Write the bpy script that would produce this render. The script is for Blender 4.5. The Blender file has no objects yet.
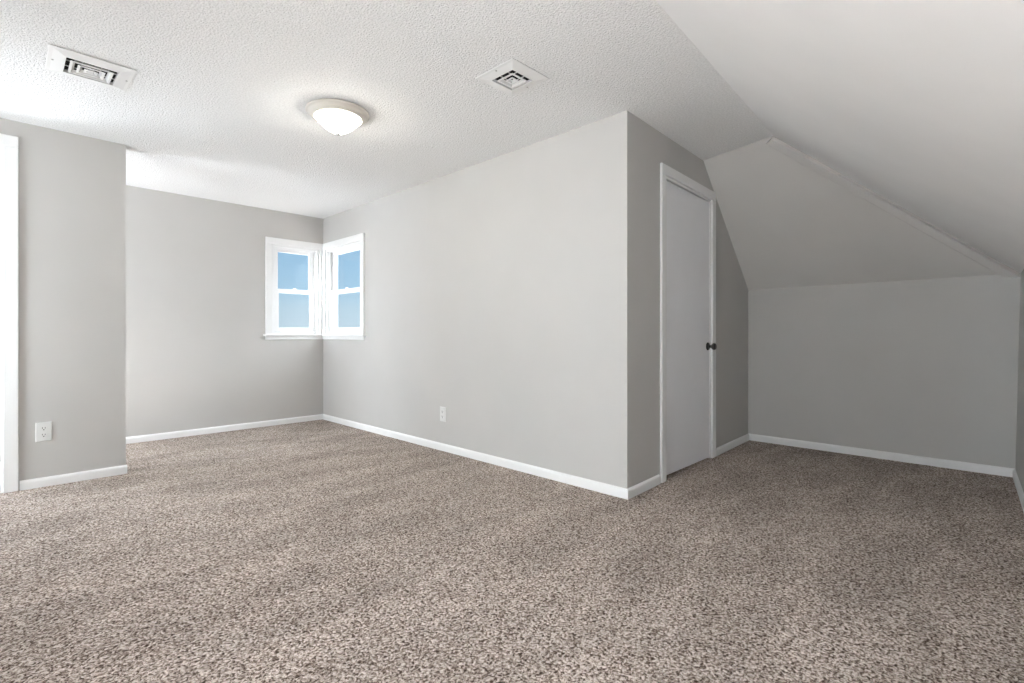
import bpy, bmesh, math, random
from mathutils import Vector, Matrix

scene = bpy.context.scene
COL = scene.collection

# ------------------------------------------------------------------ camera
H = 2.242            # ceiling height
cam_d = bpy.data.cameras.new('camera')
cam = bpy.data.objects.new('camera', cam_d)
COL.objects.link(cam)
cam.location = (0, 0, 0.95)
cam.rotation_euler = (math.radians(90), 0, math.radians(-45.7))
cam_d.sensor_width = 36.0
cam_d.lens = 36.0 * 500.0 / 1024.0
cam_d.shift_y = -(341.5 - 334.2) / 1024.0
cam_d.clip_start = 0.02
scene.camera = cam

# ------------------------------------------------------------------ exposure
scene.view_settings.view_transform = 'Standard'
scene.view_settings.look = 'None'
scene.view_settings.gamma = 1.0
scene.view_settings.use_curve_mapping = False
scene.view_settings.exposure = 0.52
scene.cycles.use_denoising = True
scene.cycles.diffuse_bounces = 8
scene.cycles.max_bounces = 14
scene.cycles.transparent_max_bounces = 12

# ------------------------------------------------------------------ world: clear sky, bright ground, sun haze to the west
SKY = 0.76
GROUND = 2
GLOW = 17.5
GLOW_GROUND = 0.9
CLOUD = 10
world = bpy.data.worlds.new('sky')
scene.world = world
world.use_nodes = True
wn, wl = world.node_tree.nodes, world.node_tree.links
wn.clear()
w_out = wn.new('ShaderNodeOutputWorld')
w_bg = wn.new('ShaderNodeBackground')
w_tc = wn.new('ShaderNodeTexCoord')
w_sep = wn.new('ShaderNodeSeparateXYZ')
w_ramp = wn.new('ShaderNodeValToRGB')
e = w_ramp.color_ramp.elements
e[0].position = 0.0; e[0].color = (0.58, 0.70, 0.80, 1)
e[1].position = 1.0; e[1].color = (0.12, 0.28, 0.62, 1)
for p, c in ((0.05, (0.52, 0.67, 0.79, 1)), (0.085, (0.40, 0.60, 0.78, 1)), (0.16, (0.33, 0.54, 0.76, 1))):
    x = e.new(p); x.color = c
wl.new(w_tc.outputs['Generated'], w_sep.inputs[0])
wl.new(w_sep.outputs['Z'], w_ramp.inputs[0])
gnd = wn.new('ShaderNodeMapRange')            # below the horizon: sunlit pale ground
gnd.inputs[1].default_value = -0.03; gnd.inputs[2].default_value = -0.005
gnd.inputs[3].default_value = 1.0; gnd.inputs[4].default_value = 0.0
wl.new(w_sep.outputs['Z'], gnd.inputs[0])
mixg = wn.new('ShaderNodeMix'); mixg.data_type = 'RGBA'
wl.new(gnd.outputs[0], mixg.inputs['Factor'])
wl.new(w_ramp.outputs[0], mixg.inputs['A'])
mixg.inputs['B'].default_value = (GROUND, GROUND * 1.01, GROUND * 1.03, 1)
high = wn.new('ShaderNodeMapRange')           # bright thin cloud overhead, above the clear band at the horizon
high.interpolation_type = 'SMOOTHSTEP'
high.inputs[1].default_value = 0.17; high.inputs[2].default_value = 0.34
wl.new(w_sep.outputs['Z'], high.inputs[0])
mixh = wn.new('ShaderNodeMix'); mixh.data_type = 'RGBA'
wl.new(high.outputs[0], mixh.inputs['Factor'])
wl.new(mixg.outputs['Result'], mixh.inputs['A'])
mixh.inputs['B'].default_value = (CLOUD * 0.96, CLOUD, CLOUD * 1.06, 1)
glow = wn.new('ShaderNodeMapRange')           # bright hazy sky around the sun, to the west
glow.interpolation_type = 'SMOOTHSTEP'
glow.inputs[1].default_value = 0.40; glow.inputs[2].default_value = 1.0
neg = wn.new('ShaderNodeMath'); neg.operation = 'MULTIPLY'; neg.inputs[1].default_value = -1.0
wl.new(w_sep.outputs['X'], neg.inputs[0])
wl.new(neg.outputs[0], glow.inputs[0])
mixs = wn.new('ShaderNodeMix'); mixs.data_type = 'RGBA'; mixs.blend_type = 'ADD'
dim = wn.new('ShaderNodeMapRange')            # the ground under that sky is dimmer
dim.inputs[3].default_value = 1.0; dim.inputs[4].default_value = GLOW_GROUND
wl.new(gnd.outputs[0], dim.inputs[0])
gmul = wn.new('ShaderNodeMath'); gmul.operation = 'MULTIPLY'
wl.new(glow.outputs[0], gmul.inputs[0]); wl.new(dim.outputs[0], gmul.inputs[1])
wl.new(gmul.outputs[0], mixs.inputs['Factor'])
wl.new(mixh.outputs['Result'], mixs.inputs['A'])
mixs.inputs['B'].default_value = (GLOW * 0.96, GLOW, GLOW * 1.06, 1)
wl.new(mixs.outputs['Result'], w_bg.inputs['Color'])
w_bg.inputs['Strength'].default_value = SKY
wl.new(w_bg.outputs[0], w_out.inputs['Surface'])


def portal(name, loc, direction, sx, sy):
    """Daylight guide in a window opening (a Cycles portal: it adds no light of its own)."""
    d = bpy.data.lights.new(name, 'AREA')
    d.shape = 'RECTANGLE'; d.size = sx; d.size_y = sy
    o = bpy.data.objects.new(name, d)
    COL.objects.link(o)
    o.location = loc
    o.rotation_euler = Vector(direction).to_track_quat('-Z', 'Y').to_euler()
    d.cycles.is_portal = True
    return o


portal('window_daylight', (2.2325, 5.53, 1.42), (0, -1, 0), 0.50, 0.92)
portal('window_daylight', (2.64, 4.985, 1.42), (-1, 0, 0), 0.74, 0.92)
portal('window_daylight', (-1.13, 4.91, 1.30), (1, 0, 0), 0.64, 0.80)
portal('window_daylight', (-1.13, 3.82, 1.175), (1, 0, 0), 0.64, 1.65)
portal('window_daylight', (-1.13, 0.465, 1.375), (1, 0, 0), 1.05, 0.95)

# low afternoon sun through the added window beyond the left edge; it lands on carpet outside the view
SUN = 540
sun_d = bpy.data.lights.new('sun', 'SUN')
sun_d.energy = SUN; sun_d.angle = math.radians(0.6); sun_d.color = (0.92, 1.0, 1.10)
sun = bpy.data.objects.new('sun', sun_d); COL.objects.link(sun)
sun.rotation_euler = Vector((1.0, 0.02, -1.25)).to_track_quat('-Z', 'Y').to_euler()

# added fill without a fixture, hidden behind the left partition; brightens doorway and recess
HALL = 34
hall_d = bpy.data.lights.new('hall_fill', 'POINT')
hall_d.energy = HALL; hall_d.shadow_soft_size = 0.15; hall_d.color = (0.90, 0.98, 1.09)
hall = bpy.data.objects.new('hall_fill', hall_d); COL.objects.link(hall)
hall.location = (-0.85, 5.05, 1.25)

BULB_POWER = 7
DOME_EMIT = 9

# ------------------------------------------------------------------ materials
def new_mat(name):
    m = bpy.data.materials.new(name)
    m.use_nodes = True
    nt = m.node_tree
    b = nt.nodes['Principled BSDF']
    return m, nt, b


def paint(name, col, rough=0.6, bump=0.0, scale=60.0, spec=0.3, var=0.02):
    m, nt, b = new_mat(name)
    n, l = nt.nodes, nt.links
    tc = n.new('ShaderNodeTexCoord')
    nz = n.new('ShaderNodeTexNoise'); nz.inputs['Scale'].default_value = 2.2; nz.inputs['Detail'].default_value = 3
    l.new(tc.outputs['Object'], nz.inputs['Vector'])
    rp = n.new('ShaderNodeValToRGB')
    rp.color_ramp.elements[0].position = 0.3; rp.color_ramp.elements[1].position = 0.7
    rp.color_ramp.elements[0].color = tuple(c * (1 - var) for c in col) + (1,)
    rp.color_ramp.elements[1].color = tuple(min(1, c * (1 + var)) for c in col) + (1,)
    l.new(nz.outputs['Fac'], rp.inputs[0])
    l.new(rp.outputs[0], b.inputs['Base Color'])
    b.inputs['Roughness'].default_value = rough
    b.inputs['Specular IOR Level'].default_value = spec
    if bump:
        bz = n.new('ShaderNodeTexNoise'); bz.inputs['Scale'].default_value = scale; bz.inputs['Detail'].default_value = 4
        l.new(tc.outputs['Object'], bz.inputs['Vector'])
        bp = n.new('ShaderNodeBump'); bp.inputs['Strength'].default_value = bump; bp.inputs['Distance'].default_value = 0.004
        l.new(bz.outputs['Fac'], bp.inputs['Height'])
        l.new(bp.outputs[0], b.inputs['Normal'])
    return m


M_WALL = paint('grey_wall_paint', (0.49, 0.48, 0.464), 0.55, 0.05, 160, 0.25)
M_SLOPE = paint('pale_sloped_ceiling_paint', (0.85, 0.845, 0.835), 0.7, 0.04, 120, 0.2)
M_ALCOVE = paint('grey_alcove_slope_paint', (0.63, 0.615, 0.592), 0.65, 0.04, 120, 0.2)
M_TRIM = paint('white_trim_paint', (0.79, 0.79, 0.785), 0.35, 0.0, 60, 0.4, 0.01)
M_DOOR = paint('white_door_paint', (0.86, 0.865, 0.885), 0.35, 0.03, 90, 0.35, 0.015)
M_VINYL = paint('white_window_vinyl', (0.81, 0.81, 0.81), 0.3, 0.0, 60, 0.4, 0.01)
M_VENT = paint('white_enamelled_vent_metal', (0.80, 0.80, 0.79), 0.35, 0.0, 60, 0.4, 0.01)
M_PLATE = paint('white_outlet_plastic', (0.66, 0.66, 0.645), 0.3, 0.0, 60, 0.45, 0.01)
M_DARK = paint('vent_shade_black', (0.015, 0.015, 0.015), 0.9, 0.0, 60, 0.1)  # black colour standing in for the shade inside the vents
M_SLOT = paint('dark_outlet_slot', (0.03, 0.03, 0.03), 0.7, 0.0, 60, 0.1)
M_RING = paint('cream_enamel_lamp_base', (0.60, 0.565, 0.51), 0.35, 0.0, 60, 0.4, 0.02)
M_KNOB = paint('oil_rubbed_bronze', (0.012, 0.010, 0.009), 0.28, 0.0, 60, 0.6)
M_NICKEL = paint('brushed_nickel', (0.45, 0.44, 0.42), 0.3, 0.0, 60, 0.5)
M_NICKEL.node_tree.nodes['Principled BSDF'].inputs['Metallic'].default_value = 0.9

# popcorn ceiling
M_CEIL, nt, b = new_mat('textured_popcorn_ceiling')
n, l = nt.nodes, nt.links
tc = n.new('ShaderNodeTexCoord')
nz = n.new('ShaderNodeTexNoise'); nz.inputs['Scale'].default_value = 95; nz.inputs['Detail'].default_value = 5; nz.inputs['Roughness'].default_value = 0.6
vo = n.new('ShaderNodeTexVoronoi'); vo.inputs['Scale'].default_value = 135; vo.feature = 'SMOOTH_F1'
l.new(tc.outputs['Object'], nz.inputs['Vector'])
l.new(tc.outputs['Object'], vo.inputs['Vector'])
sb = n.new('ShaderNodeMath'); sb.operation = 'SUBTRACT'
l.new(nz.outputs['Fac'], sb.inputs[0]); l.new(vo.outputs['Distance'], sb.inputs[1])
bp = n.new('ShaderNodeBump'); bp.inputs['Strength'].default_value = 0.5; bp.inputs['Distance'].default_value = 0.010
l.new(sb.outputs[0], bp.inputs['Height'])
l.new(bp.outputs[0], b.inputs['Normal'])
rp = n.new('ShaderNodeValToRGB')
rp.color_ramp.elements[0].position = 0.35; rp.color_ramp.elements[0].color = (0.76, 0.76, 0.755, 1)
rp.color_ramp.elements[1].position = 0.6; rp.color_ramp.elements[1].color = (0.87, 0.87, 0.865, 1)
l.new(nz.outputs['Fac'], rp.inputs[0])
l.new(rp.outputs[0], b.inputs['Base Color'])
b.inputs['Roughness'].default_value = 0.9
b.inputs['Specular IOR Level'].default_value = 0.1

# carpet
M_CARPET, nt, b = new_mat('beige_fleck_pile_carpet')
n, l = nt.nodes, nt.links
tc = n.new('ShaderNodeTexCoord')
warp = n.new('ShaderNodeTexNoise'); warp.inputs['Scale'].default_value = 50; warp.inputs['Detail'].default_value = 2
l.new(tc.outputs['Object'], warp.inputs['Vector'])
wm = n.new('ShaderNodeVectorMath'); wm.operation = 'MULTIPLY_ADD'
wm.inputs[1].default_value = (0.018, 0.018, 0.0)
l.new(warp.outputs['Color'], wm.inputs[0]); l.new(tc.outputs['Object'], wm.inputs[2])
vo = n.new('ShaderNodeTexVoronoi'); vo.inputs['Scale'].default_value = 115
l.new(wm.outputs[0], vo.inputs['Vector'])
fine = n.new('ShaderNodeTexNoise'); fine.inputs['Scale'].default_value = 120; fine.inputs['Detail'].default_value = 4; fine.inputs['Roughness'].default_value = 0.65
l.new(wm.outputs[0], fine.inputs['Vector'])
cell = n.new('ShaderNodeSeparateColor')
l.new(vo.outputs['Color'], cell.inputs[0])
yarn = n.new('ShaderNodeMath'); yarn.operation = 'MULTIPLY_ADD'
yarn.inputs[1].default_value = 0.45
l.new(cell.outputs[0], yarn.inputs[0])
fsc = n.new('ShaderNodeMath'); fsc.operation = 'MULTIPLY_ADD'; fsc.inputs[1].default_value = 2.7; fsc.inputs[2].default_value = -1.09
l.new(fine.outputs['Fac'], fsc.inputs[0])
l.new(fsc.outputs[0], yarn.inputs[2])
rp = n.new('ShaderNodeValToRGB')
e = rp.color_ramp.elements
e[0].position = 0.12; e[0].color = (0.058, 0.039, 0.028, 1)
e[1].position = 0.85; e[1].color = (0.68, 0.61, 0.56, 1)
x = e.new(0.32); x.color = (0.225, 0.176, 0.147, 1)
x = e.new(0.52); x.color = (0.395, 0.333, 0.293, 1)
l.new(yarn.outputs[0], rp.inputs[0])
# brushed pile: vacuum tracks and footmarks
mp = n.new('ShaderNodeMapping'); mp.inputs['Rotation'].default_value = (0, 0, math.radians(35)); mp.inputs['Scale'].default_value = (1.0, 2.6, 1.0)
l.new(tc.outputs['Object'], mp.inputs['Vector'])
big = n.new('ShaderNodeTexNoise'); big.inputs['Scale'].default_value = 1.7; big.inputs['Detail'].default_value = 4; big.inputs['Distortion'].default_value = 0.6
l.new(mp.outputs[0], big.inputs['Vector'])
bm_ = n.new('ShaderNodeMapRange'); bm_.inputs[1].default_value = 0.35; bm_.inputs[2].default_value = 0.65
bm_.inputs[3].default_value = 0.86; bm_.inputs[4].default_value = 1.12
l.new(big.outputs['Fac'], bm_.inputs[0])
mulc = n.new('ShaderNodeVectorMath'); mulc.operation = 'SCALE'
l.new(rp.outputs[0], mulc.inputs[0]); l.new(bm_.outputs[0], mulc.inputs['Scale'])
l.new(mulc.outputs[0], b.inputs['Base Color'])
hgt = n.new('ShaderNodeMath'); hgt.operation = 'SUBTRACT'
l.new(fine.outputs['Fac'], hgt.inputs[0]); l.new(vo.outputs['Distance'], hgt.inputs[1])
bp = n.new('ShaderNodeBump'); bp.inputs['Strength'].default_value = 0.8; bp.inputs['Distance'].default_value = 0.007
l.new(hgt.outputs[0], bp.inputs['Height'])
l.new(bp.outputs[0], b.inputs['Normal'])
b.inputs['Roughness'].default_value = 0.95
b.inputs['Specular IOR Level'].default_value = 0.05

# thin window glass
M_GLASS = bpy.data.materials.new('clear_window_glass'); M_GLASS.use_nodes = True
n, l = M_GLASS.node_tree.nodes, M_GLASS.node_tree.links
n.clear()
o_ = n.new('ShaderNodeOutputMaterial'); mx = n.new('ShaderNodeMixShader')
tr = n.new('ShaderNodeBsdfTransparent'); gl = n.new('ShaderNodeBsdfGlossy'); gl.inputs['Roughness'].default_value = 0.02
lw = n.new('ShaderNodeLayerWeight'); lw.inputs['Blend'].default_value = 0.5
pw = n.new('ShaderNodeMath'); pw.operation = 'POWER'; pw.inputs[1].default_value = 5.0
l.new(lw.outputs['Facing'], pw.inputs[0])
fr = n.new('ShaderNodeMath'); fr.operation = 'MULTIPLY_ADD'; fr.inputs[1].default_value = 0.35; fr.inputs[2].default_value = 0.02
l.new(pw.outputs[0], fr.inputs[0])
tr.inputs['Color'].default_value = (0.95, 0.97, 0.97, 1)
l.new(fr.outputs[0], mx.inputs[0]); l.new(tr.outputs[0], mx.inputs[1]); l.new(gl.outputs[0], mx.inputs[2])
l.new(mx.outputs[0], o_.inputs['Surface'])

# frosted lamp glass: glows and lets the bulbs' light through
M_DOME = bpy.data.materials.new('frosted_lamp_glass'); M_DOME.use_nodes = True
n, l = M_DOME.node_tree.nodes, M_DOME.node_tree.links
n.clear()
o_ = n.new('ShaderNodeOutputMaterial'); ad = n.new('ShaderNodeAddShader')
tr = n.new('ShaderNodeBsdfTransparent'); tr.inputs['Color'].default_value = (0.62, 0.61, 0.58, 1)
em = n.new('ShaderNodeEmission'); em.inputs['Color'].default_value = (1.0, 0.96, 0.88, 1); em.inputs['Strength'].default_value = DOME_EMIT
l.new(tr.outputs[0], ad.inputs[0]); l.new(em.outputs[0], ad.inputs[1]); l.new(ad.outputs[0], o_.inputs['Surface'])

# ------------------------------------------------------------------ helpers
def link(name, bm, mat, parent=None, smooth=False, bevel=0.0):
    bmesh.ops.recalc_face_normals(bm, faces=bm.faces)
    me = bpy.data.meshes.new(name)
    bm.to_mesh(me); bm.free()
    if mat: me.materials.append(mat)
    o = bpy.data.objects.new(name, me)
    COL.objects.link(o)
    if parent: o.parent = parent
    if smooth:
        for p in me.polygons: p.use_smooth = True
        me.set_sharp_from_angle(angle=math.radians(35))
    if bevel:
        md = o.modifiers.new('bevel', 'BEVEL'); md.width = bevel; md.segments = 2; md.limit_method = 'ANGLE'
    return o


def empty(name, loc=(0, 0, 0), rz=0.0, parent=None):
    o = bpy.data.objects.new(name, None)
    o.empty_display_size = 0.1
    COL.objects.link(o)
    o.location = loc; o.rotation_euler = (0, 0, rz)
    if parent: o.parent = parent
    return o


def tag(o, label=None, cat=None, group=None, kind=None):
    if label: o['label'] = label
    if cat: o['category'] = cat
    if group: o['group'] = group
    if kind: o['kind'] = kind
    return o


def prism(bm, poly, z0, z1):
    """vertical prism over a floor polygon"""
    lo = [bm.verts.new((x, y, z0)) for x, y in poly]
    hi = [bm.verts.new((x, y, z1)) for x, y in poly]
    bm.faces.new(lo[::-1]); bm.faces.new(hi)
    k = len(poly)
    for i in range(k):
        bm.faces.new((lo[i], lo[(i + 1) % k], hi[(i + 1) % k], hi[i]))


def box(bm, x0, x1, y0, y1, z0, z1):
    prism(bm, [(x0, y0), (x1, y0), (x1, y1), (x0, y1)], z0, z1)


def hexa(bm, p):
    """eight corner points: bottom four, then top four"""
    v = [bm.verts.new(q) for q in p]
    for f in ((3, 2, 1, 0), (4, 5, 6, 7), (0, 1, 5, 4), (1, 2, 6, 5), (2, 3, 7, 6), (3, 0, 4, 7)):
        bm.faces.new([v[i] for i in f])


def lathe(bm, prof, seg=48, mat=None, cap0=True, cap1=True):
    """profile of (radius, z) turned about Z; mat optionally transforms"""
    rings = []
    for r, z in prof:
        if r < 1e-6:
            rings.append([bm.verts.new((0, 0, z))])
        else:
            rings.append([bm.verts.new((r * math.cos(2 * math.pi * i / seg), r * math.sin(2 * math.pi * i / seg), z)) for i in range(seg)])
    for a, b in zip(rings, rings[1:]):
        for i in range(seg):
            j = (i + 1) % seg
            if len(a) == 1 and len(b) == 1: continue
            if len(a) == 1: bm.faces.new((a[0], b[i], b[j]))
            elif len(b) == 1: bm.faces.new((a[i], a[j], b[0]))
            else: bm.faces.new((a[i], a[j], b[j], b[i]))
    if cap0 and len(rings[0]) > 1: bm.faces.new(rings[0])
    if cap1 and len(rings[-1]) > 1: bm.faces.new(rings[-1][::-1])
    if mat is not None:
        bmesh.ops.transform(bm, matrix=mat, verts=bm.verts)


def sweep(bm, prof, p0, p1, side):
    """a straight moulding: prof of (out, up) carried from p0 to p1 on the floor plan; side = unit vector into the room"""
    a = [bm.verts.new((p0[0] + side[0] * u, p0[1] + side[1] * u, w)) for u, w in prof]
    b = [bm.verts.new((p1[0] + side[0] * u, p1[1] + side[1] * u, w)) for u, w in prof]
    k = len(prof)
    bm.faces.new(a); bm.faces.new(b[::-1])
    for i in range(k):
        j = (i + 1) % k
        bm.faces.new((a[i], b[i], b[j], a[j]))


# ------------------------------------------------------------------ plan (metres; camera stands at 0,0)
XA = 2.53                       # long wall
YB = 5.42                       # back wall
YL = 4.27                       # front of the closet block at the left
XL = 0.602                      # its corner
DC = (XA, 1.54)                 # outside corner of long wall and door wall
DE = (4.705, 1.62)              # door wall meets alcove knee wall
XK = 4.705                      # alcove knee wall
XW = -1.05                      # far left wall (beside the camera)
CK = (4.705, -0.073)            # knee wall meets right wall (floor)
CT = Vector((4.705, -0.098, 1.352))   # the same corner at the top of the wall
T = Vector((3.52, 1.055, H))          # top of the hip
S1 = Vector((3.662, 1.582, H))        # alcove slope meets ceiling at door wall
S0 = Vector((4.705, 1.62, 1.345))     # alcove slope meets knee wall at door wall


def y_right(x): return CK[1] + (x - CK[0]) * 0.034           # right wall line on the floor
def y_edge(x): return T.y + (x - T.x) * 0.0577               # ceiling / big slope edge


# floor
bm = bmesh.new()
box(bm, XW - 0.14, XK + 0.14, -0.6, YB + 0.14, -0.06, 0.0)
tag(link('floor', bm, M_CARPET), 'beige and brown flecked pile carpet covering the whole floor', 'floor', kind='structure')

# flat ceiling
bm = bmesh.new()
prism(bm, [(XW - 0.14, y_edge(XW - 0.14)), (T.x, T.y), (S1.x, S1.y), (S1.x + 0.02, S1.y + 0.2), (XA + 0.14, S1.y + 0.2), (XA + 0.14, YB + 0.14), (XW - 0.14, YB + 0.14)], H, H + 0.12)
tag(link('ceiling', bm, M_CEIL), 'white textured flat ceiling above the main room', 'ceiling', kind='structure')

# big slope over the camera, rising from the right wall to the ceiling
xe = XW - 0.14
zt = 1.352
R0 = Vector((xe, y_right(xe) - 0.025, zt)); R1 = CT.copy()
E0 = Vector((xe, y_edge(xe), H)); E1 = T.copy()
nrm = (R1 - E0).cross(E1 - E0).normalized()
if nrm.z < 0: nrm = -nrm
dn = ((R0 - E0)).normalized(); dn1 = (R1 - E1).normalized()
ext = Vector((0.12, 0, 0))
bm = bmesh.new()
g = Vector((dn.x, dn.y, dn.z)) * 0.10
ph = (E1 - R1).normalized()
lo = [R0 + g, R1 + g, R1 + ext, E1 + ext * 1.0, E1 - g, E0 - g]
# keep every extension on the slope's own plane
def onplane(p): return p - nrm * ((p - R1).dot(nrm))
lo = [onplane(p) for p in lo]
vl = [bm.verts.new(p) for p in lo]
vh = [bm.verts.new(p + nrm * 0.10) for p in lo]
bm.faces.new(vl); bm.faces.new(vh[::-1])
for i in range(6):
    j = (i + 1) % 6
    bm.faces.new((vl[i], vl[j], vh[j], vh[i]))
tag(link('ceiling_slope_right', bm, M_SLOPE), 'large smooth white ceiling slope at the upper right', 'sloped ceiling', kind='structure')

# alcove slope (slightly twisted, as old plaster is)
def slope(u, v):   # u: door wall 0 -> hip 1, v: knee wall 0 -> ceiling 1
    a = S0.lerp(CT, u); b_ = S1.lerp(T, u)
    return a.lerp(b_, v)
bm = bmesh.new()
NU = NV = 16
us = [-0.06 + 1.12 * i / NU for i in range(NU + 1)]
vs = [-0.08 + 1.16 * i / NV for i in range(NV + 1)]
up = Vector((0.075, 0, 0.085))
lo = [[bm.verts.new(slope(u, v)) for v in vs] for u in us]
hi = [[bm.verts.new(slope(u, v) + up) for v in vs] for u in us]
for i in range(NU):
    for j in range(NV):
        bm.faces.new((lo[i][j], lo[i + 1][j], lo[i + 1][j + 1], lo[i][j + 1]))
        bm.faces.new((hi[i][j], hi[i][j + 1], hi[i + 1][j + 1], hi[i + 1][j]))
for i in range(NU):
    for j in (0, NV): bm.faces.new((lo[i][j], lo[i + 1][j], hi[i + 1][j], hi[i][j]))
for j in range(NV):
    for i in (0, NU): bm.faces.new((lo[i][j], lo[i][j + 1], hi[i][j + 1], hi[i][j]))
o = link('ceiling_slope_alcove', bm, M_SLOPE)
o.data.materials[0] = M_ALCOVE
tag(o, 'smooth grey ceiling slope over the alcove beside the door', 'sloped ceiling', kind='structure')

# walls
WIN1 = (1.978, 2.48, 0.953, 1.888)     # opening in back wall: x0 x1 z0 z1
WIN2 = (4.575, 5.355, 0.953, 1.888)    # opening in long wall: y0 y1 z0 z1
WT = 0.13
bm = bmesh.new()
x0, x1 = XW - WT, XA + WT
box(bm, x0, WIN1[0], YB, YB + WT, 0, H); box(bm, WIN1[1], x1, YB, YB + WT, 0, H)
box(bm, WIN1[0], WIN1[1], YB, YB + WT, 0, WIN1[2]); box(bm, WIN1[0], WIN1[1], YB, YB + WT, WIN1[3], H)
tag(link('wall_back', bm, M_WALL), 'pale grey back wall with a corner window', 'wall', kind='structure')

bm = bmesh.new()
prism(bm, [DC, (XA + WT, DC[1] + 0.13), (XA + WT, WIN2[0]), (XA, WIN2[0])], 0, H)
box(bm, XA, XA + WT, WIN2[1], YB, 0, H)
box(bm, XA, XA + WT, WIN2[0], WIN2[1], 0, WIN2[2]); box(bm, XA, XA + WT, WIN2[0], WIN2[1], WIN2[3], H)
tag(link('wall_center', bm, M_WALL), 'long pale grey wall running from the window corner to the closet door corner', 'wall', kind='structure')

# door wall in its own frame: x along the wall, y into the wall
ddir = Vector((DE[0] - DC[0], DE[1] - DC[1], 0)); DLEN = ddir.length; drot = math.atan2(ddir.y, ddir.x)
D0, D1, DTOP = 0.475, 1.285, 1.985     # rough opening along the wall
bm = bmesh.new()
TD = 0.13
hexa(bm, [(0, 0, 0), (D0, 0, 0), (D0, TD, 0), (0.13, TD, 0), (0, 0, H), (D0, 0, H), (D0, TD, H), (0.13, TD, H)])
box(bm, D1, DLEN + 0.12, 0, TD, 0, H)
box(bm, D0, D1, 0, TD, DTOP, H)
box(bm, D0, D1, 0.10, TD, 0, DTOP)
o = link('wall_door', bm, M_WALL); o.location = (DC[0], DC[1], 0); o.rotation_euler = (0, 0, drot)
tag(o, 'shaded grey wall holding the white closet door', 'wall', kind='structure')

bm = bmesh.new()
box(bm, XK, XK + WT, -0.4, DE[1] + 0.12, 0, 1.40)
tag(link('wall_knee', bm, M_WALL), 'low grey knee wall at the end of the alcove', 'wall', kind='structure')

bm = bmesh.new()
xa, xb = XW - 0.13, XK + 0.13
def yt(x): return y_right(x) - 0.026
hexa(bm, [(xa, y_right(xa) - 0.12, 0), (xb, y_right(xb) - 0.12, 0), (xb, y_right(xb), 0), (xa, y_right(xa), 0),
          (xa, yt(xa) - 0.12, 1.40), (xb, yt(xb) - 0.12, 1.40), (xb, yt(xb), 1.40), (xa, yt(xa), 1.40)])
tag(link('wall_right', bm, M_WALL), 'low grey wall along the right edge of the room', 'wall', kind='structure')

bm = bmesh.new()
L0, L1, LTOP = -0.78, 0.020, 2.085     # closet door opening in the left block
box(bm, L1, XL, YL, YL + WT, 0, H); box(bm, XW - 0.13, L0, YL, YL + WT, 0, H); box(bm, L0, L1, YL, YL + WT, LTOP, H)
tag(link('wall_left', bm, M_WALL), 'grey partition wall standing forward at the left', 'wall', kind='structure')

# unseen far left wall; its windows onto the main room are added for light
WIN3 = (3.46, 4.18, 0.30, 2.05)
WIN5 = (-0.12, 1.05, 0.85, 1.90)
bm = bmesh.new()
WIN4 = (4.55, 5.27, 0.85, 1.75)
ys = [-0.6, WIN5[0], WIN5[1], WIN3[0], WIN3[1], WIN4[0], WIN4[1], YB + WT]
for k in range(0, 8, 2):
    box(bm, XW - WT, XW, ys[k], ys[k + 1], 0, H)
for w_ in (WIN3, WIN4, WIN5):
    box(bm, XW - WT, XW, w_[0], w_[1], 0, w_[2]); box(bm, XW - WT, XW, w_[0], w_[1], w_[3], H)
tag(link('wall_side', bm, M_WALL), 'grey end wall beyond the left edge of the view', 'wall', kind='structure')

# unseen slab added outside the tall side window to block the sun there
bm = bmesh.new()
box(bm, XW - WT - 1.75, XW - WT, 3.25, 4.47, H + 0.03, H + 0.12)
tag(link('sun_blocker', bm, M_TRIM), 'unseen flat white slab added outside the tall side window to block the sun', 'sun blocker', kind='structure')

# baseboards
BB = [(0, 0), (0.013, 0), (0.013, 0.038), (0.0115, 0.047), (0.0075, 0.053), (0.003, 0.0575), (0, 0.058)]
def baseboard(name, p0, p1, label):
    d = Vector((p1[0] - p0[0], p1[1] - p0[1])).normalized()
    side = (-d.y, d.x)
    bm = bmesh.new(); sweep(bm, BB, p0, p1, side)
    return tag(link(name, bm, M_TRIM), label, 'baseboard', kind='structure')
baseboard('baseboard_back', (XA, YB), (XL, YB), 'white baseboard along the back wall under the window')
baseboard('baseboard_center', (XA, DC[1] - 0.0135), (XA, YB), 'long white baseboard along the centre wall')
def dpt(s): return (DC[0] + (DE[0] - DC[0]) * s / DLEN, DC[1] + (DE[1] - DC[1]) * s / DLEN)
baseboard('baseboard_door', dpt(0.400), dpt(-0.0135), 'short white baseboard between the outside corner and the door')
baseboard('baseboard_alcove', dpt(DLEN), dpt(1.362), 'short white baseboard to the right of the closet door')
baseboard('baseboard_knee', CK, (XK, DE[1]), 'white baseboard along the alcove knee wall')
baseboard('baseboard_right', (XW, y_right(XW)), CK, 'white baseboard along the right wall')
baseboard('baseboard_left', (XL + 0.006, YL), (0.085, YL), 'white baseboard below the outlet at the left')

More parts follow.
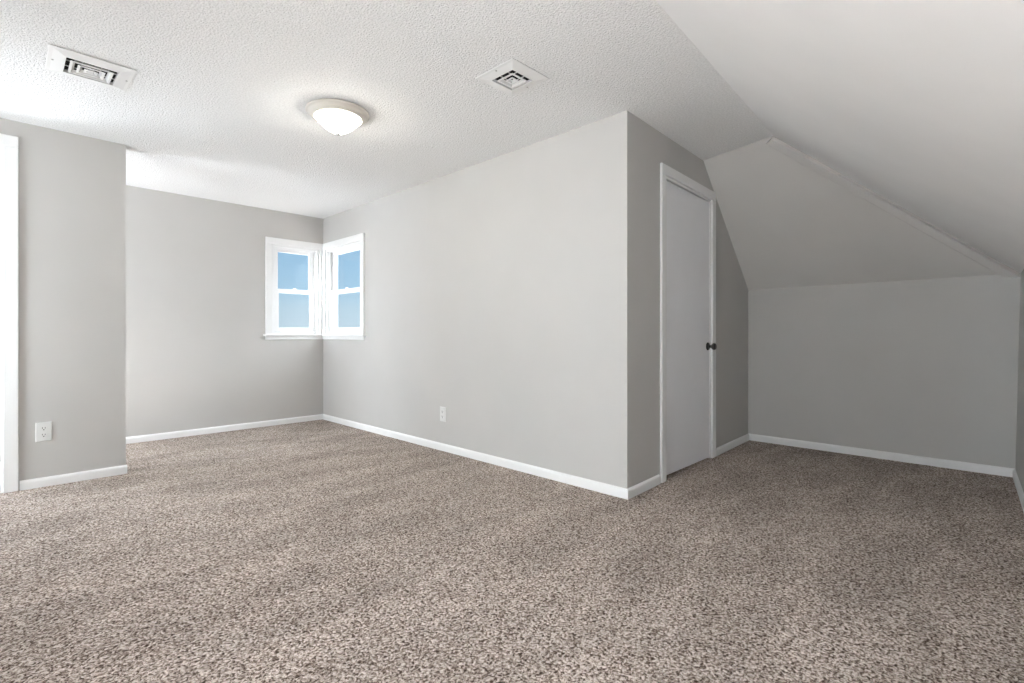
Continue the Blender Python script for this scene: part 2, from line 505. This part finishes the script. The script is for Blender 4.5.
# trim board along the hip, lying on the alcove slope
bm = bmesh.new()
def hipv(t):  return CT.lerp(T, t)
pr = [(0.005, -0.012), (0.005, 0.024), (0.007, 0.026), (0.024, 0.026), (0.028, 0.017), (0.045, 0.017), (0.048, 0.014), (0.048, 0.008), (0.041, 0.006), (0.041, -0.012)]
hd = (T - CT).normalized()
sn = (slope(0.5, 0.9) - slope(0.9, 0.5)).cross(slope(0.5, 0.5) - slope(0.9, 0.5)).normalized()
N2 = 24
rows = []
for i in range(N2 + 1):
    t = -0.03 + 1.03 * i / N2
    p = slope(1.0, t)
    du = (slope(0.98, t) - p); across = (du - hd * du.dot(hd)).normalized()
    nn = hd.cross(across).normalized()
    if nn.z > 0: nn = -nn
    rows.append([bm.verts.new(p + across * (a_ * 1.5) + nn * h_) for a_, h_ in pr])
for r0, r1 in zip(rows, rows[1:]):
    for k in range(len(pr)):
        k2 = (k + 1) % len(pr)
        bm.faces.new((r0[k], r0[k2], r1[k2], r1[k]))
bm.faces.new(rows[0]); bm.faces.new(rows[-1][::-1])
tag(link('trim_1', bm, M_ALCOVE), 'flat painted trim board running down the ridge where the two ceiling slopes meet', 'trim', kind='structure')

# ------------------------------------------------------------------ windows
def window(name, origin, rz, w, z0, z1, label, cas_l=0.066, cas_r=0.066, horn_l=0.02, horn_r=0.02):
    """local frame: x along the wall seen from the room (left to right), y outward through the wall, z up"""
    root = empty(name, (origin[0], origin[1], 0), rz)
    tag(root, label, 'window', kind='structure')
    h = z1 - z0
    # casing: two legs and a head with a small back band
    bm = bmesh.new()
    ct = 0.018
    box(bm, -cas_l, 0.0, -ct, 0, z0, z1 + 0.0)
    box(bm, w, w + cas_r, -ct, 0, z0, z1 + 0.0)
    box(bm, -cas_l, w + cas_r, -ct, 0, z1, z1 + 0.068)
    link('casing', bm, M_TRIM, root, bevel=0.004)
    bm = bmesh.new()
    box(bm, -cas_l - horn_l, w + cas_r + horn_r, -0.034, 0.02, z0 - 0.022, z0)
    link('sill', bm, M_TRIM, root, bevel=0.005)
    bm = bmesh.new()
    box(bm, -cas_l, w + cas_r, -0.014, 0, z0 - 0.060, z0 - 0.020)
    link('apron', bm, M_TRIM, root, bevel=0.003)
    # jamb liner
    bm = bmesh.new()
    jt = 0.022
    box(bm, 0, jt, 0.0, 0.13, z0, z1); box(bm, w - jt, w, 0.0, 0.13, z0, z1)
    box(bm, jt, w - jt, 0.0, 0.13, z1 - jt, z1); box(bm, jt, w - jt, 0.02, 0.14, z0, z0 + 0.020)
    # stop beads
    box(bm, jt, jt + 0.012, 0.022, 0.034, z0 + 0.02, z1 - jt); box(bm, w - jt - 0.012, w - jt, 0.022, 0.034, z0 + 0.02, z1 - jt)
    box(bm, jt + 0.012, w - jt - 0.012, 0.022, 0.034, z1 - jt - 0.012, z1 - jt)
    link('jamb', bm, M_VINYL, root, bevel=0.002)
    zm = z0 + 0.448
    def sash(ya, yb, za, zb, rail_lo, rail_hi):
        bm = bmesh.new()
        a, b_ = jt + 0.002, w - jt - 0.002
        st = 0.060
        box(bm, a, a + st, ya, yb, za, zb); box(bm, b_ - st, b_, ya, yb, za, zb)
        box(bm, a + st, b_ - st, ya, yb, za, za + rail_lo); box(bm, a + st, b_ - st, ya, yb, zb - rail_hi, zb)
        s = link('sash', bm, M_VINYL, root, bevel=0.004)
        bm = bmesh.new()
        ym = (ya + yb) / 2
        box(bm, a + st - 0.004, b_ - st + 0.004, ym - 0.002, ym + 0.002, za + rail_lo - 0.004, zb - rail_hi + 0.004)
        link('pane', bm, M_GLASS, s)
        return s
    sash(0.060, 0.086, zm - 0.012, z1 - jt - 0.002, 0.038, 0.040)           # upper sash, outside track
    lo_s = sash(0.034, 0.059, z0 + 0.021, zm + 0.030, 0.046, 0.040)        # lower sash, inside track
    bm = bmesh.new()
    box(bm, w / 2 - 0.022, w / 2 + 0.022, 0.038, 0.056, zm + 0.030, zm + 0.038)
    box(bm, w / 2 - 0.008, w / 2 + 0.014, 0.034, 0.054, zm + 0.038, zm + 0.046)
    link('sash_lock', bm, M_VINYL, lo_s, bevel=0.002)
    return root


window('window_1', (WIN1[0], YB), 0.0, WIN1[1] - WIN1[0], WIN1[2], WIN1[3],
       'white double-hung window in the back wall, left half of the corner pair', cas_r=XA - WIN1[1] - 0.018, horn_r=-0.016)
# in the long wall: left as seen from the room is towards the far corner
window('window_2', (XA, WIN2[1]), math.radians(-90), WIN2[1] - WIN2[0], WIN2[2], WIN2[3],
       'white double-hung window in the long wall, right half of the corner pair', cas_l=YB - WIN2[1] - 0.0, horn_l=0.0)
window('window_3', (XW, WIN3[0]), math.radians(90), WIN3[1] - WIN3[0], WIN3[2], WIN3[3],
       'tall white window added in the unseen side wall to light the room')
window('window_5', (XW, WIN5[0]), math.radians(90), WIN5[1] - WIN5[0], WIN5[2], WIN5[3],
       'white window added in the unseen side wall near the camera to let sun in')
window('window_4', (XW, WIN4[0]), math.radians(90), WIN4[1] - WIN4[0], WIN4[2], WIN4[3],
       'white window at the hidden left end of the recess')

# ------------------------------------------------------------------ doors
def door(name, origin, rz, x0, x1, top, label, knob_x, knob_z, lift=(0.012, 0.012), cas=0.066, open_way=False):
    """local frame: x along the wall left to right, y into the wall; x0..x1 rough opening, top its height"""
    root = empty(name, (origin[0], origin[1], 0), rz)
    tag(root, label, 'door', kind='structure')
    ct = 0.017
    rv = 0.006
    bm = bmesh.new()
    for a, b_, c in ((x0 + rv - cas, x0 + rv, 0), (x1 - rv, x1 - rv + cas, 0)):
        box(bm, a, b_, -ct, 0, 0, top - rv)
    box(bm, x0 + rv - cas, x1 - rv + cas, -ct, 0, top - rv, top - rv + cas)
    link('casing', bm, M_TRIM, root, bevel=0.004)
    bm = bmesh.new()
    jt = 0.018
    jd = 0.13 if open_way else 0.10
    box(bm, x0, x0 + jt, 0.0, jd, 0, top); box(bm, x1 - jt, x1, 0.0, jd, 0, top); box(bm, x0 + jt, x1 - jt, 0, jd, top - jt, top)
    link('jamb', bm, M_TRIM, root)
    a, b_ = x0 + jt + 0.003, x1 - jt - 0.003
    zt = top - jt - 0.010
    bm = bmesh.new()
    ya, yb = 0.003, 0.038
    if open_way:
        return root
    hexa(bm, [(a, ya, lift[0]), (b_, ya, lift[1]), (b_, yb, lift[1]), (a, yb, lift[0]), (a, ya, zt), (b_, ya, zt), (b_, yb, zt), (a, yb, zt)])
    slab = link('door_slab', bm, M_DOOR, root, bevel=0.002)
    # knob: rosette, neck and ball turned about the door's normal
    rot = Matrix.Translation((knob_x, ya, knob_z)) @ Matrix.Rotation(math.radians(90), 4, 'X')
    bm = bmesh.new()
    lathe(bm, [(0.030, 0.0), (0.0305, 0.004), (0.027, 0.009), (0.016, 0.012)], 32, rot)
    link('rosette', bm, M_KNOB, slab, smooth=True)
    bm = bmesh.new()
    lathe(bm, [(0.010, 0.010), (0.0105, 0.026), (0.016, 0.032), (0.024, 0.040), (0.0265, 0.048), (0.0245, 0.057), (0.017, 0.0635), (0.0, 0.065)], 32, rot, cap1=False)
    link('knob', bm, M_KNOB, slab, smooth=True)
    return root


door('door_1', DC, drot, D0, D1, DTOP, 'plain white closet door with a black knob beside the alcove', 1.222, 0.857, lift=(0.026, 0.010))
door('door_2', (0, YL), 0.0, L0, L1, LTOP, 'white cased doorway at the left edge of the room', L0 + 0.085, 0.93, open_way=True)

# ------------------------------------------------------------------ ceiling light
LX, LY = 1.375, 2.755
lamp = tag(empty('ceiling_light', (LX, LY, H)), 'round flush ceiling light with a glowing white glass bowl', 'ceiling light')
bm = bmesh.new()
lathe(bm, [(0.170, 0.0), (0.176, -0.003), (0.177, -0.007), (0.174, -0.013), (0.168, -0.016), (0.163, -0.019), (0.159, -0.026), (0.153, -0.033), (0.146, -0.037), (0.137, -0.041), (0.131, -0.041), (0.131, -0.004)], 72)
link('base_ring', bm, M_RING, lamp, smooth=True)
bm = bmesh.new()
dome = []
for i in range(15):
    a = math.radians(90 * i / 14)
    rr = 1 - i / 14
    dome.append((0.132 * rr, -0.036 - 0.090 * (1 - rr ** 1.75)))
lathe(bm, dome, 72, cap0=False)
link('glass_bowl', bm, M_DOME, lamp, smooth=True)
bm = bmesh.new()
lathe(bm, [(0.012, -0.1215), (0.013, -0.1265), (0.009, -0.130), (0.007, -0.135), (0.0, -0.138)], 24, cap1=False)
link('finial', bm, M_NICKEL, lamp, smooth=True)
bulb = bpy.data.lights.new('bulb', 'POINT')
bulb.energy = BULB_POWER; bulb.shadow_soft_size = 0.035; bulb.color = (1.0, 0.97, 0.91)
bo = bpy.data.objects.new('bulb', bulb); COL.objects.link(bo); bo.parent = lamp; bo.location = (0, 0, -0.070)

# ------------------------------------------------------------------ ceiling vents
def ring_faces(bm, loops):
    for a, b_ in zip(loops, loops[1:]):
        for i in range(4):
            j = (i + 1) % 4
            bm.faces.new((a[i], a[j], b_[j], b_[i]))
def rect(bm, hx, hy, z): return [bm.verts.new(p) for p in ((-hx, -hy, z), (hx, -hy, z), (hx, hy, z), (-hx, hy, z))]


def vent(loc, hx, hy, opening, vanes, label):
    root = tag(empty('ceiling_vent', loc), label, 'ceiling vent', group='square ceiling vents')
    bm = bmesh.new()
    fx, fy = hx * opening, hy * opening
    L = [rect(bm, *a) for a in ((hx - 0.010, hy - 0.010, 0), (hx - 0.010, hy - 0.010, -0.0045), (hx, hy, -0.005), (hx, hy, -0.0070),
                                (hx - 0.003, hy - 0.003, -0.008), (hx - 0.016, hy - 0.016, -0.009), (fx + 0.002, fy + 0.002, -0.0175), (fx, fy, -0.018), (fx - 0.0015, fy - 0.0015, -0.0175), (fx - 0.0015, fy - 0.0015, -0.001))]
    ring_faces(bm, L)
    link('frame', bm, M_VENT, root)
    bm = bmesh.new()
    box(bm, -fx, fx, -fy, fy, -0.0030, -0.0006)
    link('dark_backing', bm, M_DARK, root)  # black sheet under the solid ceiling, painted as the duct's shade
    st = min(fx, fy)
    for k, (q0, q1) in enumerate(vanes):
        bx, by = fx - st * (1 - q0), fy - st * (1 - q0)
        w_ = st * (q0 - q1)
        bm = bmesh.new()
        if k < len(vanes) - 1:
            ins = [(0.0, -0.0190), (0.001, -0.0200), (w_, -0.0200), (w_ + st * 0.11, -0.0070), (w_ + st * 0.09, -0.0060), (w_ - 0.001, -0.0185)]
            L = [rect(bm, bx - d, by - d, z) for d, z in ins]
            ring_faces(bm, L + L[:1])
        else:
            L = [rect(bm, bx, by, -0.0185), rect(bm, bx - 0.001, by - 0.001, -0.0200)]
            ring_faces(bm, L); bm.faces.new(L[1]); bm.faces.new(L[0][::-1])
        link('louver', bm, M_VENT, root)
    for sx in (-0.36, 0.36):
        bm = bmesh.new()
        box(bm, fx * sx - 0.001, fx * sx + 0.001, -fy, fy, -0.0080, -0.0040)
        link('brace', bm, M_VENT, root)
    for sy in (-0.36, 0.36):
        bm = bmesh.new()
        box(bm, -fx, fx, fy * sy - 0.001, fy * sy + 0.001, -0.0080, -0.0040)
        link('brace', bm, M_VENT, root)
    bm = bmesh.new()
    lathe(bm, [(0.0045, -0.009), (0.0045, -0.0112), (0.0, -0.012)], 16, Matrix.Translation((hx - 0.020, 0.0, 0)), cap1=False)
    link('screw', bm, M_NICKEL, root, smooth=True)
    bm = bmesh.new()
    lathe(bm, [(0.0045, -0.009), (0.0045, -0.0112), (0.0, -0.012)], 16, Matrix.Translation((-hx + 0.020, 0.0, 0)), cap1=False)
    link('screw', bm, M_NICKEL, root, smooth=True)
    return root


vent((0.310, 3.165, H), 0.158, 0.150, 0.61, ((0.82, 0.71), (0.51, 0.40), (0.23, 0.13), (0.04, 0.0)), 'white louvred ceiling vent at the upper left, near the closet block')
vent((1.800, 1.755, H), 0.132, 0.132, 0.56, ((0.75, 0.60), (0.35, 0.23), (0.08, 0.0)), 'white louvred ceiling vent over the outside wall corner, right of the ceiling light')

# ------------------------------------------------------------------ outlets
def outlet(loc, rz, label):
    root = tag(empty('electrical_outlet', loc, rz), label, 'outlet', group='wall outlets')
    bm = bmesh.new()
    w, h = 0.0375, 0.0595
    pts = [(-w, -h), (w, -h), (w, h), (-w, h)]
    a = [bm.verts.new((x, 0.0, z)) for x, z in pts]
    b_ = [bm.verts.new((x, -0.0035, z)) for x, z in pts]
    c = [bm.verts.new((x * 0.90, -0.0065, z * 0.94)) for x, z in pts]
    ring_faces(bm, [a, b_, c]); bm.faces.new(c); bm.faces.new(a[::-1])
    link('cover_plate', bm, M_PLATE, root)
    for zc in (0.0205, -0.0205):
        bm = bmesh.new()
        k = 20
        prof = []
        for i in range(k):
            t = 2 * math.pi * i / k
            prof.append((max(-0.0165, min(0.0165, 0.0185 * math.cos(t))), zc + 0.0150 * math.sin(t)))
        lo = [bm.verts.new((x, -0.0060, z)) for x, z in prof]; hi = [bm.verts.new((x, -0.0085, z)) for x, z in prof]
        bm.faces.new(lo); bm.faces.new(hi[::-1])
        for i in range(k): bm.faces.new((lo[i], lo[(i + 1) % k], hi[(i + 1) % k], hi[i]))
        rec = link('receptacle', bm, M_PLATE, root)
        bm = bmesh.new()
        box(bm, -0.0078, -0.0050, -0.0089, -0.0080, zc - 0.001, zc + 0.0085)
        box(bm, 0.0050, 0.0078, -0.0089, -0.0080, zc - 0.0005, zc + 0.0080)
        link('slot', bm, M_SLOT, rec)
        bm = bmesh.new()
        lathe(bm, [(0.0033, 0.0080), (0.0033, 0.0089)], 16, Matrix.Translation((0, 0, zc - 0.0075)) @ Matrix.Rotation(math.radians(90), 4, 'X'))
        link('ground_hole', bm, M_SLOT, rec)
    bm = bmesh.new()
    lathe(bm, [(0.003, 0.006), (0.003, 0.0072), (0.0, 0.0076)], 16, Matrix.Rotation(math.radians(90), 4, 'X'), cap1=False)
    link('screw', bm, M_PLATE, root)
    return root


outlet((0.192, YL, 0.342), 0.0, 'white duplex outlet on the left wall, close to the door casing')
outlet((XA, 3.254, 0.297), math.radians(-90), 'white duplex outlet low on the long centre wall')
